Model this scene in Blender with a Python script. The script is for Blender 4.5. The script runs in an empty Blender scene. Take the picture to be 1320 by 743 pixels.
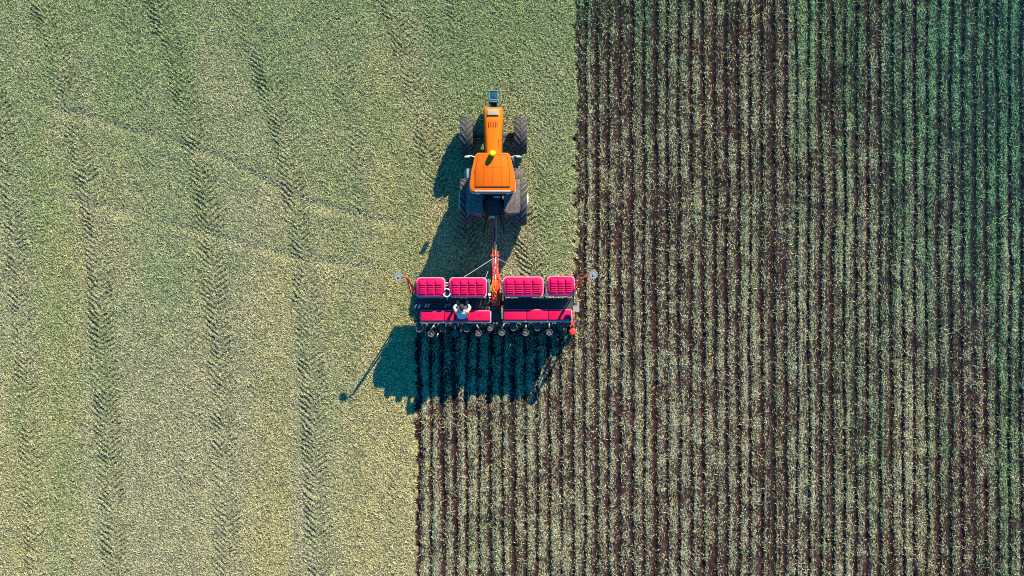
import bpy, bmesh, math, random
import numpy as np
from mathutils import Vector, Matrix, Quaternion
random.seed(7)
RNG = np.random.default_rng(11)
PI = math.pi
scn = bpy.context.scene
col = scn.collection

# ------------------------------------------------------------------ survey
H = 40.0            # flying height of the drone
PPM = 36.0          # photograph pixels per metre on the ground
def W(px, py, h=0.0):
    """place of a point at height h that was measured at (px, py)"""
    m = H / (H - h)
    return Vector(((px - 660.0) / PPM / m, (371.5 - py) / PPM / m, h))

# ------------------------------------------------------------------ materials
def nodes_of(name):
    m = bpy.data.materials.new(name)
    m.use_nodes = True
    nt = m.node_tree
    nt.nodes.clear()
    out = nt.nodes.new('ShaderNodeOutputMaterial')
    return m, nt, out

def paint(name, rgb, rough=0.5, metal=0.0, dirt=(0.16, 0.13, 0.09), dirt_amt=0.25, scale=6.0, spec=0.5, bump=0.0, coat=0.0):
    m, nt, out = nodes_of(name)
    b = nt.nodes.new('ShaderNodeBsdfPrincipled')
    b.inputs['Metallic'].default_value = metal
    b.inputs['Specular IOR Level'].default_value = spec
    b.inputs['Coat Weight'].default_value = coat
    tc = nt.nodes.new('ShaderNodeTexCoord')
    n1 = nt.nodes.new('ShaderNodeTexNoise'); n1.inputs['Scale'].default_value = scale
    n1.inputs['Detail'].default_value = 8; n1.inputs['Roughness'].default_value = 0.65
    nt.links.new(tc.outputs['Object'], n1.inputs['Vector'])
    mr = nt.nodes.new('ShaderNodeMapRange')
    mr.inputs['From Min'].default_value = 0.42; mr.inputs['From Max'].default_value = 0.72
    mr.inputs['To Min'].default_value = dirt_amt * 0.15; mr.inputs['To Max'].default_value = dirt_amt
    nt.links.new(n1.outputs['Fac'], mr.inputs['Value'])
    mx = nt.nodes.new('ShaderNodeMix'); mx.data_type = 'RGBA'
    mx.inputs['A'].default_value = (*rgb, 1); mx.inputs['B'].default_value = (*dirt, 1)
    nt.links.new(mr.outputs['Result'], mx.inputs['Factor'])
    nt.links.new(mx.outputs['Result'], b.inputs['Base Color'])
    mr2 = nt.nodes.new('ShaderNodeMapRange')
    mr2.inputs['To Min'].default_value = max(rough - 0.1, 0.05); mr2.inputs['To Max'].default_value = min(rough + 0.25, 1)
    nt.links.new(n1.outputs['Fac'], mr2.inputs['Value'])
    nt.links.new(mr2.outputs['Result'], b.inputs['Roughness'])
    if bump:
        n2 = nt.nodes.new('ShaderNodeTexNoise'); n2.inputs['Scale'].default_value = 40; n2.inputs['Detail'].default_value = 4
        nt.links.new(tc.outputs['Object'], n2.inputs['Vector'])
        bp = nt.nodes.new('ShaderNodeBump'); bp.inputs['Strength'].default_value = bump; bp.inputs['Distance'].default_value = 0.02
        nt.links.new(n2.outputs['Fac'], bp.inputs['Height']); nt.links.new(bp.outputs['Normal'], b.inputs['Normal'])
    nt.links.new(b.outputs['BSDF'], out.inputs['Surface'])
    return m

M = {}
M['orange'] = paint('orange_paint', (0.74, 0.125, 0.001), 0.6, dirt=(0.50, 0.10, 0.004), dirt_amt=0.35, scale=3, spec=0.12)
M['orange_dark'] = paint('dark_orange_paint', (0.42, 0.085, 0.012), 0.5, dirt=(0.2, 0.1, 0.05), dirt_amt=0.4)
M['roof_orange'] = paint('roof_orange_paint', (0.78, 0.120, 0.001), 0.6, dirt=(0.60, 0.10, 0.004), dirt_amt=0.3, scale=2.5, spec=0.12)
M['seal'] = paint('brown_seal', (0.22, 0.045, 0.012), 0.8, dirt_amt=0.3)
M['black'] = paint('black_metal', (0.022, 0.024, 0.026), 0.6, dirt=(0.09, 0.075, 0.06), dirt_amt=0.5, scale=9)
M['frame'] = paint('dark_frame', (0.030, 0.034, 0.038), 0.6, dirt=(0.10, 0.085, 0.065), dirt_amt=0.5, scale=7)
M['rubber'] = paint('tyre_rubber', (0.014, 0.015, 0.016), 0.85, dirt=(0.06, 0.055, 0.045), dirt_amt=0.65, scale=7, bump=0.3)
M['lug'] = paint('lug_rubber', (0.045, 0.05, 0.05), 0.7, dirt=(0.16, 0.145, 0.125), dirt_amt=0.7, scale=9)
M['teal'] = paint('teal_paint', (0.002, 0.050, 0.090), 0.6, dirt=(0.03, 0.08, 0.09), dirt_amt=0.35, spec=0.2)
M['teal_edge'] = paint('pale_teal', (0.04, 0.16, 0.19), 0.5, dirt_amt=0.25)  # paler teal: lit border of the weight block put into the colour
M['grey'] = paint('grey_metal', (0.30, 0.30, 0.30), 0.5, 0.2, dirt_amt=0.45)
M['light'] = paint('galvanised_metal', (0.62, 0.62, 0.60), 0.45, 0.2, dirt_amt=0.25)
M['tan'] = paint('dusty_grille', (0.27, 0.22, 0.16), 0.75, dirt_amt=0.4, scale=12)
M['fender'] = paint('dusty_fender', (0.05, 0.042, 0.04), 0.75, dirt=(0.26, 0.18, 0.155), dirt_amt=0.85, scale=9)
M['lip'] = paint('pale_visor', (0.50, 0.36, 0.33), 0.6, dirt_amt=0.3)
M['yellow'] = paint('yellow_lens', (0.90, 0.72, 0.01), 0.25, dirt_amt=0.05, spec=0.6)
M['glass'] = paint('tinted_glass', (0.015, 0.045, 0.055), 0.12, dirt=(0.06, 0.09, 0.09), dirt_amt=0.4, spec=0.6)
M['lid'] = paint('crimson_plastic', (0.58, 0.001, 0.066), 0.5, dirt=(0.40, 0.006, 0.07), dirt_amt=0.35, scale=4, spec=0.2)
M['lid_rear'] = paint('red_plastic', (0.60, 0.001, 0.050), 0.5, dirt=(0.40, 0.008, 0.05), dirt_amt=0.45, scale=5, spec=0.2)
M['rim_pink'] = paint('pale_pink_edge', (0.80, 0.20, 0.30), 0.5, dirt_amt=0.15)  # paler pink than the lids
M['hopper'] = paint('grey_hopper', (0.24, 0.23, 0.27), 0.6, dirt=(0.18, 0.15, 0.12), dirt_amt=0.5)
M['red'] = paint('red_paint', (0.62, 0.030, 0.012), 0.5, dirt=(0.30, 0.08, 0.04), dirt_amt=0.4)
M['hose_orange'] = paint('orange_hose', (0.85, 0.14, 0.01), 0.5, dirt_amt=0.15)
M['hose_red'] = paint('red_hose', (0.75, 0.02, 0.01), 0.5, dirt_amt=0.15)
M['hose_black'] = paint('black_hose', (0.02, 0.02, 0.022), 0.5, dirt_amt=0.3)
M['white'] = paint('white_plastic', (0.74, 0.74, 0.70), 0.5, dirt_amt=0.2)
M['cap'] = paint('dusty_cup', (0.065, 0.058, 0.056), 0.8, dirt=(0.13, 0.115, 0.105), dirt_amt=0.7, scale=12)
M['cap_rim'] = paint('dusty_rim', (0.11, 0.10, 0.096), 0.7, dirt_amt=0.4)
M['disc'] = paint('worn_steel', (0.24, 0.235, 0.23), 0.55, 0.3, dirt=(0.22, 0.2, 0.18), dirt_amt=0.5, scale=10)
M['skin'] = paint('skin', (0.48, 0.26, 0.17), 0.55, dirt_amt=0.05)
M['hair'] = paint('dark_hair', (0.02, 0.015, 0.012), 0.7, dirt_amt=0.1, scale=30)
M['shirt'] = paint('white_cotton', (0.52, 0.52, 0.52), 0.9, dirt_amt=0.12, scale=14)
M['vest'] = paint('blue_grey_cloth', (0.24, 0.34, 0.48), 0.9, dirt=(0.12, 0.18, 0.26), dirt_amt=0.5, scale=14)
M['trousers'] = paint('dark_blue_cloth', (0.04, 0.055, 0.09), 0.9, dirt_amt=0.3, scale=14)
M['boot'] = paint('brown_leather', (0.06, 0.04, 0.03), 0.7, dirt_amt=0.4)
M['lamp'] = paint('lamp_lens', (0.7, 0.7, 0.66), 0.2, dirt_amt=0.1)
M['red_lens'] = paint('red_lens', (0.6, 0.02, 0.02), 0.25, dirt_amt=0.1)

# ------------------------------------------------------------------ mesh kit
class MB:
    def __init__(self): self.bm = bmesh.new()
    def _merge(self, b, M4=None):
        if M4 is not None: bmesh.ops.transform(b, matrix=M4, verts=b.verts)
        me = bpy.data.meshes.new('tmp'); b.to_mesh(me); b.free()
        self.bm.from_mesh(me); bpy.data.meshes.remove(me)
    def box(self, c, s, bevel=0.0, rot=None, seg=2, taper=None):
        b = bmesh.new(); bmesh.ops.create_cube(b, size=1.0)
        for v in b.verts:
            k = 1.0
            if taper and v.co.z > 0: v.co.x *= taper[0]; v.co.y *= taper[1]
            v.co = Vector((v.co.x * s[0], v.co.y * s[1], v.co.z * s[2]))
        if bevel: bmesh.ops.bevel(b, geom=b.edges[:], offset=bevel, segments=seg, affect='EDGES', profile=0.5)
        m = Matrix.Translation(Vector(c))
        if rot is not None: m = m @ (rot.to_matrix().to_4x4() if hasattr(rot, 'to_matrix') else rot)
        self._merge(b, m); return self
    def cyl(self, p0, p1, r, r2=None, seg=14, bevel=0.0):
        p0, p1 = Vector(p0), Vector(p1); d = p1 - p0
        b = bmesh.new()
        bmesh.ops.create_cone(b, cap_ends=True, segments=seg, radius1=r, radius2=r if r2 is None else r2, depth=d.length)
        if bevel:
            es = [e for e in b.edges if abs(e.verts[0].co.z - e.verts[1].co.z) < 1e-6]
            bmesh.ops.bevel(b, geom=es, offset=bevel, segments=2, affect='EDGES', profile=0.5)
        q = Vector((0, 0, 1)).rotation_difference(d.normalized())
        self._merge(b, Matrix.Translation((p0 + p1) / 2) @ q.to_matrix().to_4x4()); return self
    def tube(self, pts, r, seg=8):
        pts = [Vector(p) for p in pts]
        rings = []
        up = Vector((0, 0, 1))
        for i, p in enumerate(pts):
            t = (pts[min(i + 1, len(pts) - 1)] - pts[max(i - 1, 0)]).normalized()
            a = t.cross(up)
            if a.length < 0.1: a = t.cross(Vector((0, 1, 0)))
            a.normalize(); b = a.cross(t).normalized()
            rr = r[i] if isinstance(r, (list, tuple)) else r
            rings.append([self.bm.verts.new(p + (a * math.cos(2 * PI * k / seg) + b * math.sin(2 * PI * k / seg)) * rr) for k in range(seg)])
        for A, B in zip(rings, rings[1:]):
            for k in range(seg): self.bm.faces.new((A[k], A[(k + 1) % seg], B[(k + 1) % seg], B[k]))
        self.bm.faces.new(rings[0][::-1]); self.bm.faces.new(rings[-1]); return self
    def lathe(self, prof, axis='x', c=(0, 0, 0), seg=40):
        """closed profile of (along, radius) turned round an axis"""
        c = Vector(c); n = len(prof); rings = []
        for k in range(seg):
            a = 2 * PI * k / seg; ring = []
            for (u, r) in prof:
                if axis == 'x': p = Vector((u, r * math.cos(a), r * math.sin(a)))
                elif axis == 'y': p = Vector((r * math.cos(a), u, r * math.sin(a)))
                else: p = Vector((r * math.cos(a), r * math.sin(a), u))
                ring.append(self.bm.verts.new(c + p))
            rings.append(ring)
        for k in range(seg):
            A, B = rings[k], rings[(k + 1) % seg]
            for i in range(n):
                j = (i + 1) % n
                self.bm.faces.new((A[i], A[j], B[j], B[i]))
        return self
    def prism(self, outline, z0, z1, bevel=0.0, shrink=1.0, seg=2):
        b = bmesh.new()
        cx = sum(p[0] for p in outline) / len(outline); cy = sum(p[1] for p in outline) / len(outline)
        lo = [b.verts.new((x, y, z0)) for x, y in outline]
        hi = [b.verts.new((cx + (x - cx) * shrink, cy + (y - cy) * shrink, z1)) for x, y in outline]
        b.faces.new(lo[::-1]); b.faces.new(hi)
        for i in range(len(lo)):
            j = (i + 1) % len(lo); b.faces.new((lo[i], lo[j], hi[j], hi[i]))
        if bevel:
            es = [e for e in b.edges if all(v in hi for v in e.verts)]
            bmesh.ops.bevel(b, geom=es, offset=bevel, segments=seg, affect='EDGES', profile=0.5)
        self._merge(b); return self
    def loft(self, sections):
        rings = [[self.bm.verts.new(p) for p in s] for s in sections]
        n = len(rings[0])
        for A, B in zip(rings, rings[1:]):
            for i in range(n):
                j = (i + 1) % n; self.bm.faces.new((A[i], A[j], B[j], B[i]))
        self.bm.faces.new(rings[0][::-1]); self.bm.faces.new(rings[-1]); return self
    def build(self, name, mat, parent=None, smooth=True, angle=35, loc=None):
        bmesh.ops.recalc_face_normals(self.bm, faces=self.bm.faces[:])
        me = bpy.data.meshes.new(name)
        if smooth:
            for f in self.bm.faces: f.smooth = True
            lim = math.radians(angle)
            for e in self.bm.edges:
                if len(e.link_faces) == 2 and e.calc_face_angle(0) > lim: e.smooth = False
        self.bm.to_mesh(me); self.bm.free()
        me.materials.append(mat)
        o = bpy.data.objects.new(name, me); col.objects.link(o)
        if parent is not None: o.parent = parent
        if loc is not None: o.location = loc
        return o

def rounded(x0, x1, y0, y1, r, n=4):
    pts = []
    for cx, cy, a0 in ((x1 - r, y1 - r, 0), (x0 + r, y1 - r, PI / 2), (x0 + r, y0 + r, PI), (x1 - r, y0 + r, 1.5 * PI)):
        for k in range(n + 1):
            a = a0 + PI / 2 * k / n
            pts.append((cx + r * math.cos(a), cy + r * math.sin(a)))
    return pts

def thing(name, label, cat, loc, group=None):
    o = bpy.data.objects.new(name, None); col.objects.link(o)
    o.empty_display_size = 0.3
    o.location = loc; o['label'] = label; o['category'] = cat
    if group: o['group'] = group
    return o

def copy_tree(o, parent=None):
    c = o.copy(); col.objects.link(c)
    if parent is not None: c.parent = parent
    for ch in list(o.children): copy_tree(ch, c)
    return c

# ================================================================== FIELD
def vnoise(x, y, cell, seed):
    r = np.random.default_rng(seed); n = 256
    L = r.random((n, n)).astype(np.float32)
    u = x / cell + 71.3; v = y / cell + 39.7
    i = np.floor(u).astype(int); j = np.floor(v).astype(int)
    f = u - i; g = v - j; f = f * f * (3 - 2 * f); g = g * g * (3 - 2 * g)
    i0 = i % n; i1 = (i + 1) % n; j0 = j % n; j1 = (j + 1) % n
    return (L[i0, j0] * (1 - f) + L[i1, j0] * f) * (1 - g) + (L[i0, j1] * (1 - f) + L[i1, j1] * f) * g
def fbm(x, y, cell, seed, octv=4, gain=0.5):
    s = 0; a = 1; t = 0
    for k in range(octv):
        s = s + a * vnoise(x, y, cell / 2 ** k, seed + k * 17); t += a; a *= gain
    return s / t
def sstep(a, b, x):
    t = np.clip((x - a) / (b - a), 0, 1); return t * t * (3 - 2 * t)

def PX(x): return x * PPM + 660.0
def PY(y): return 371.5 - y * PPM

PITCH = 15.2        # sowing rows, in photograph pixels (0.42 m)
def tilled_mask(x, y):
    """>0 inside the worked soil"""
    px, py = PX(x), PY(y)
    wob = (fbm(x, y, 0.9, 301, 3) - 0.5) * 9 + (vnoise(x, y, 0.16, 305) - 0.5) * 10
    a = px - 742.5 + wob
    b = np.minimum(px - 536.0 + wob * 0.8, py - 421.0)
    return np.maximum(a, b)

# wheel tracks of earlier passes: list of (px,py) way points, half width, strength
TRACKS = [
    ([(-8, 100), (8, 180), (22, 320), (36, 520), (48, 760)], 14, .9),
    ([(46, -10), (72, 60), (102, 180), (124, 300), (136, 500), (150, 760)], 16, 1.0),
    ([(196, -10), (222, 60), (250, 170), (272, 300), (287, 500), (296, 760)], 16, 1.0),
    ([(306, -10), (334, 70), (368, 180), (392, 330), (402, 520), (412, 760)], 16, .95),
    ([(498, -10), (520, 60), (548, 170), (566, 260)], 15, .9),
    ([(440, 60), (452, 130), (462, 220), (468, 300)], 11, .55),
    ([(584, -10), (592, 60), (600, 160)], 12, .6),
    ([(640, -10), (640, 60), (638, 118)], 8, .35),
    ([(714, -10), (722, 120), (718, 220)], 10, .4),
    ([(672, 268), (676, 300), (684, 352), (688, 420)], 15, 1.2),
    ([(160, -10), (182, 80), (198, 220)], 11, .5),
    ([(402, -10), (428, 60), (446, 140)], 11, .5),
    ([(552, -10), (566, 90), (572, 200)], 10, .5),
    ([(660, -10), (664, 130)], 9, .45),
    ([(332, 420), (340, 760)], 11, .4),
    ([(92, 360), (104, 760)], 11, .35),
    ([(508, 520), (512, 760)], 10, .4),
    ([(700, 90), (704, 200), (703, 350)], 10, .55),
    ([(236, 200), (246, 420), (240, 760)], 12, .3),
    ([(450, 330), (462, 520), (470, 760)], 12, .35),
    ([(604, 268), (602, 300), (600, 352), (600, 420)], 15, 1.2),
]
DIAGS = [[(30, 128), (160, 165), (290, 205), (400, 262), (560, 300)], [(40, 245), (190, 280), (300, 312), (400, 335), (520, 352)]]
def track_fields(x, y):
    px, py = PX(x), PY(y)
    depth = np.zeros_like(px); relief = np.zeros_like(px)
    for k, (pts, hw, st) in enumerate(TRACKS):
        p = np.array(pts, float)
        cx = np.interp(py, p[:, 1], p[:, 0])
        cx = cx + (fbm(x * 0 + k, y, 2.6, 400 + k, 2) - 0.5) * 4
        inside = sstep(p[0, 1] - 12, p[0, 1] + 12, py) * (1 - sstep(p[-1, 1] - 12, p[-1, 1] + 12, py))
        s = (px - cx + (vnoise(x, y, .25, 460 + k) - .5) * 4) / hw
        w = np.clip(1.25 - np.abs(s), 0, 1); w = sstep(0, .35, w) * inside * st * .60
        w = w * (0.42 + 0.55 * sstep(.3, .7, fbm(x, y, 0.6, 420 + k, 3))) * (0.55 + 0.45 * sstep(0.02, 0.25, np.abs(s)))
        depth = np.maximum(depth, w)
        ph = (py + np.abs(s) * hw * 0.9 + (k * 3.1)) / 7.8 + (fbm(x, y, 0.6, 440 + k, 3) - 0.5) * 1.3
        ph = ph + np.where(s > 0, 0.5, 0.0)
        lug = np.abs((ph % 1.0) - 0.5) * 2
        lug = sstep(0.30, 0.62, lug)
        relief = np.where(w > 0.02, np.maximum(relief, w * lug), relief)
    diag = np.zeros_like(px)
    for q, pts in enumerate(DIAGS):
        p = np.array(pts, float)
        cy = np.interp(px, p[:, 0], p[:, 1]) + (fbm(x, y * 0 + q, 1.5, 470 + q, 2) - .5) * 6
        ins = sstep(p[0, 0], p[0, 0] + 50, px) * (1 - sstep(p[-1, 0] - 60, p[-1, 0], px)) * (.4 + .8 * vnoise(x, y, 1.1, 480 + q))
        diag = np.maximum(diag, np.exp(-((py - cy) / 7.0) ** 2) * ins)
    return depth, relief, diag

def rowfield(x, y):
    """sowing rows: phase 0 in the furrow, cover = how much straw lies between"""
    px, py = PX(x), PY(y)
    wob = (fbm(x, y, 2.6, 500, 3) - 0.5) * 3.4 + (vnoise(x, y, 0.3, 507) - 0.5) * 1.4
    t = (px + wob - 540.4) / PITCH
    k = np.floor(t + 0.5)
    ph = t - k                       # -0.5..0.5, 0 = furrow
    r1 = vnoise(k * 1.0, y * 0 + 3.3, 1.0, 510)
    r2 = vnoise(k * 1.0, y, 1.0, 515) * 0.0 + fbm(k * 7.7, y, 3.0, 520, 3)
    fur = (1 - sstep(0.03 + 0.09 * (1 - r1), 0.15 + 0.15 * (1 - r1), np.abs(ph - (r2 - .5) * .3))) * sstep(.05, .38, fbm(k * 3.3, y, 2.2, 525, 3))
    off = (vnoise(k + 31.0, y, 6.0, 545) - .5) * .3
    ridge = np.exp(-((((ph - off) % 1.0) - .5) / (.085 + .13 * r1)) ** 2)
    mott = sstep(.25, .75, fbm(x, y, 0.35, 550, 3))
    cover = (1 - 0.93 * fur) * (0.10 + 0.40 * mott * (.4 + .8 * r1) + ridge * (0.12 + 0.55 * r1 + 1.0 * (r2 - .5)))
    # fine second line left by the closing discs
    fine = np.exp(-((np.abs(ph) - 0.5) / 0.07) ** 2) * sstep(.45, .7, vnoise(k + 9, y, 2.0, 530))
    cover = cover * (1 - 0.6 * fine)
    # every pass of the machine leaves its own broad pattern
    pas = vnoise(px / 62.0, y * 0.15, 1.0, 541)
    cover = cover * (0.62 + 0.75 * pas)
    u_, v_ = px / 1320.0, py / 743.0
    cover = cover * (1 - 0.30 * np.clip((u_ - .55) / .45, 0, 1) * (1.2 - v_))
    tm = tilled_mask(x, y)
    cover = cover * (0.12 + 0.88 * sstep(3.0, 13.0, tm))
    return fur, np.clip(cover, 0, 1), fine

def zones(x, y):
    """how green (grown) and how dry the field is"""
    px, py = PX(x), PY(y)
    u = px / 1320.0; v = py / 743.0
    g = np.where(px < 742, 0.85 * np.clip(1 - v, 0, 2) ** 1.3 + .04, 0.55 * np.clip(1 - v, 0, 2) ** 2.0) + 0.62 * np.clip((u - 0.66) / 0.34, 0, 1) ** 1.5 * (1.15 - 0.75 * v)
    g = g + 0.38 * np.exp(-((u - .50) / .06) ** 2 - (v / .13) ** 2)
    g = g - 0.20 * np.exp(-((u - .50) / .10) ** 2 - ((v - .55) / .4) ** 2)
    big = fbm(x * 1.0, y * 0.45, 3.0, 600, 4)
    col_ = vnoise(px / 30.0, y * 0.16, 1.0, 620)
    g = g + (big - 0.5) * np.where(px < 742, 0.75, 0.5) + (col_ - 0.5) * np.where(px < 742, 0.50, 0.25) - 0.05
    d = fbm(x * 1.5, y * 0.35, 2.4, 640, 4) + (vnoise(px / 34.0, y * 0.08, 1.0, 650) - 0.5) * 1.0
    for (bx0, by0, bx1, by1, wd, s) in ((8, 60, 70, 330, 22, .5), (70, 330, 85, 560, 24, .35), (335, 330, 350, 760, 40, .35), (480, 40, 500, 420, 22, .3), (655, 0, 700, 350, 30, .35), (505, 330, 500, 760, 40, .35)):
        cx = bx0 + (bx1 - bx0) * np.clip((py - by0) / (by1 - by0), 0, 1)
        d = d + s * np.exp(-((px - cx) / wd) ** 2) * sstep(by0 - 60, by0 + 40, py) * (1 - sstep(by1 - 40, by1 + 60, py))
    rowk = np.floor((px - 540.4) / PITCH + .5)
    g = g + np.where(px > 742, (vnoise(rowk * 1.0, y * .12, 1.0, 660) - .5) * (.15 + 1.2 * np.clip((u - .66) / .34, 0, 1)), 0)
    g = g + np.where(px < 742, (fbm(x, y * .7, 0.9, 670, 3) - .5) * .55, (fbm(x, y, 0.5, 672, 3) - .5) * .35)
    teal = np.clip((u - 0.80) / 0.2, 0, 1) * np.clip(1.2 - 1.6 * v, 0, 1)
    return np.clip(g, 0, 1), np.clip(d, 0, 1.3), np.clip(teal, 0, 1)

def lerp(a, b, t): return a + (np.asarray(b, np.float32) - a) * t[..., None]

# --- height sheet -------------------------------------------------------
SP = 0.034
GX0, GX1, GY0, GY1 = -22.0, 22.0, -13.0, 13.0
ix = np.arange(GX0, GX1 + 1e-6, SP); iy = np.arange(GY0, GY1 + 1e-6, SP)
X, Y = np.meshgrid(ix, iy)
def surface(X, Y):
    t = tilled_mask(X, Y); T = sstep(-1.5, 1.5, t)
    dep, rel, diag = track_fields(X, Y)
    fur, cov, fine = rowfield(X, Y)
    zl = (fbm(X, Y, 0.35, 700, 3) - .5) * 0.035 - 0.045 * dep + 0.10 * rel - 0.045 * diag + (fbm(X, Y, 3, 710, 2) - .5) * .05
    clod = fbm(X, Y, 0.16, 720, 2)
    zt = -0.055 * fur + 0.03 * cov + (clod - .5) * 0.06 - 0.02 * fine + (fbm(X, Y, 3, 710, 2) - .5) * .05 - 0.01
    edge = np.exp(-(t / 3.5) ** 2) * -0.03
    return zl * (1 - T) + zt * T + edge, T, dep, rel, diag, fur, cov
Z, T, DEP, REL, DIAGF, FUR, COV = surface(X, Y)
fade = np.minimum.reduce([sstep(0, 1.0, X - GX0), sstep(0, 1.0, GX1 - X), sstep(0, 1.0, Y - GY0), sstep(0, 1.0, GY1 - Y)])
Z = Z * fade
def at_grid(A, x, y):
    i = np.clip(np.rint((x - GX0) / SP).astype(int), 0, len(ix) - 1)
    j = np.clip(np.rint((y - GY0) / SP).astype(int), 0, len(iy) - 1)
    return A[j, i]

G, D, TL = zones(X, Y)

def straw_colour(g, d, tl, n):  # straw, dry straw, fresh growth, blue green growth
    base = np.empty((n, 3), np.float32); base[:] = (0.385, 0.348, 0.200)
    c = lerp(base, (0.460, 0.382, 0.172), np.clip(d - 0.45, 0, 1) * 1.2)
    c = lerp(c, (0.172, 0.272, 0.096), np.clip(g * 1.15, 0, 1) * 0.80)
    c = lerp(c, (0.085, 0.30, 0.20), tl * 0.6)
    return c
def soil_colour(shape, tl, clod, g):
    c = np.empty(shape + (3,), np.float32); c[:] = (0.024, 0.012, 0.013)
    c = lerp(c, (0.050, 0.023, 0.023), clod)
    c = lerp(c, (0.017, 0.023, 0.020), np.clip(g, 0, 1) * 0.75)
    return lerp(c, (0.016, 0.030, 0.034), tl * 0.7)

clodc = np.clip((fbm(X, Y, 0.20, 721, 3) - .38) * 3.0, 0, 1)
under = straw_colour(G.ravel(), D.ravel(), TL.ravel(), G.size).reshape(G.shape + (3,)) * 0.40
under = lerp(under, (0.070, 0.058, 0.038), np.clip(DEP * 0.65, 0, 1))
soil = soil_colour(G.shape, TL, clodc, G)
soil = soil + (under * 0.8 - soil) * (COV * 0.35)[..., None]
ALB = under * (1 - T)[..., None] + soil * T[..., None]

def ground_mat(name, rough_col=0.35, bump=0.5):
    m, nt, out = nodes_of(name)
    at = nt.nodes.new('ShaderNodeAttribute'); at.attribute_name = 'albedo'
    geo = nt.nodes.new('ShaderNodeNewGeometry')
    n1 = nt.nodes.new('ShaderNodeTexNoise'); n1.inputs['Scale'].default_value = 14; n1.inputs['Detail'].default_value = 6
    n1.inputs['Roughness'].default_value = 0.75
    nt.links.new(geo.outputs['Position'], n1.inputs['Vector'])
    mr = nt.nodes.new('ShaderNodeMapRange')
    mr.inputs['From Min'].default_value = 0.3; mr.inputs['From Max'].default_value = 0.7
    mr.inputs['To Min'].default_value = 1 - rough_col; mr.inputs['To Max'].default_value = 1 + rough_col
    nt.links.new(n1.outputs['Fac'], mr.inputs['Value'])
    mx = nt.nodes.new('ShaderNodeVectorMath'); mx.operation = 'SCALE'
    nt.links.new(at.outputs['Color'], mx.inputs[0]); nt.links.new(mr.outputs['Result'], mx.inputs['Scale'])
    bp = nt.nodes.new('ShaderNodeBump'); bp.inputs['Strength'].default_value = bump; bp.inputs['Distance'].default_value = 0.04
    nt.links.new(n1.outputs['Fac'], bp.inputs['Height'])
    d = nt.nodes.new('ShaderNodeBsdfDiffuse'); d.inputs['Roughness'].default_value = 0.6
    nt.links.new(mx.outputs['Vector'], d.inputs['Color']); nt.links.new(bp.outputs['Normal'], d.inputs['Normal'])
    nt.links.new(d.outputs['BSDF'], out.inputs['Surface'])
    return m

def raw_mesh(name, verts, faces, colours, mat, nper=4):
    me = bpy.data.meshes.new(name)
    nv, nf = len(verts), len(faces)
    me.vertices.add(nv); me.vertices.foreach_set('co', verts.astype(np.float32).ravel())
    me.loops.add(nf * nper); me.loops.foreach_set('vertex_index', faces.astype(np.int32).ravel())
    me.polygons.add(nf)
    me.polygons.foreach_set('loop_start', np.arange(0, nf * nper, nper, dtype=np.int32))
    try: me.polygons.foreach_set('loop_total', np.full(nf, nper, np.int32))
    except Exception: pass
    a = me.attributes.new('albedo', 'FLOAT_COLOR', 'POINT')
    rgba = np.ones((nv, 4), np.float32); rgba[:, :3] = colours
    a.data.foreach_set('color', rgba.ravel())
    me.materials.append(mat); me.update(calc_edges=True)
    o = bpy.data.objects.new(name, me); col.objects.link(o)
    return o

# the sheet runs on, in widening steps, to the horizon
far = [0.5, 1.5, 4, 10, 25, 60, 150, 400, 1000, 2500]
ex = np.concatenate([GX0 - np.array(far[::-1]), ix, GX1 + np.array(far)])
ey = np.concatenate([GY0 - np.array(far[::-1]), iy, GY1 + np.array(far)])
nfz = len(far)
EX, EY = np.meshgrid(ex, ey)
EZ = np.pad(Z, nfz); ET = np.pad(T, nfz, mode='edge')
CX = np.clip(EX, GX0, GX1); CY = np.clip(EY, GY0, GY1)
EA = np.pad(ALB, ((nfz, nfz), (nfz, nfz), (0, 0)), mode='edge')
# beyond the sheet of straw blades the mean colour of straw and soil together
g_, d_, t_ = zones(CX, CY)
sc_ = straw_colour(g_.ravel(), d_.ravel(), t_.ravel(), g_.size).reshape(g_.shape + (3,)) * 0.56
outside = ((EX < GX0 - .1) | (EX > GX1 + .1) | (EY < GY0 - .1) | (EY > GY1 + .1))
mixf = np.where(ET > .5, 0.35, 0.8)[..., None]
EA = np.where(outside[..., None], EA * (1 - mixf) + sc_ * mixf, EA)
EV = np.stack([EX, EY, EZ], -1).reshape(-1, 3)
nx, ny = len(ex), len(ey)
q = np.arange(nx * ny).reshape(ny, nx)
F = np.stack([q[:-1, :-1], q[:-1, 1:], q[1:, 1:], q[1:, :-1]], -1)
ft = (ET[:-1, :-1] + ET[1:, 1:]) > 1.0
def sub_sheet(name, sel, mat):
    f = F[sel]; used = np.unique(f); remap = np.full(nx * ny, -1, np.int64); remap[used] = np.arange(len(used))
    o = raw_mesh(name, EV[used], remap[f], EA.reshape(-1, 3)[used], mat)
    o['kind'] = 'structure'
    return o
GM = ground_mat('stubble_ground', 0.45, 0.5); SM = ground_mat('tilled_soil', 0.5, 0.8)
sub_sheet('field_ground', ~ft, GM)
sub_sheet('tilled_soil', ft, SM)

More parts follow.
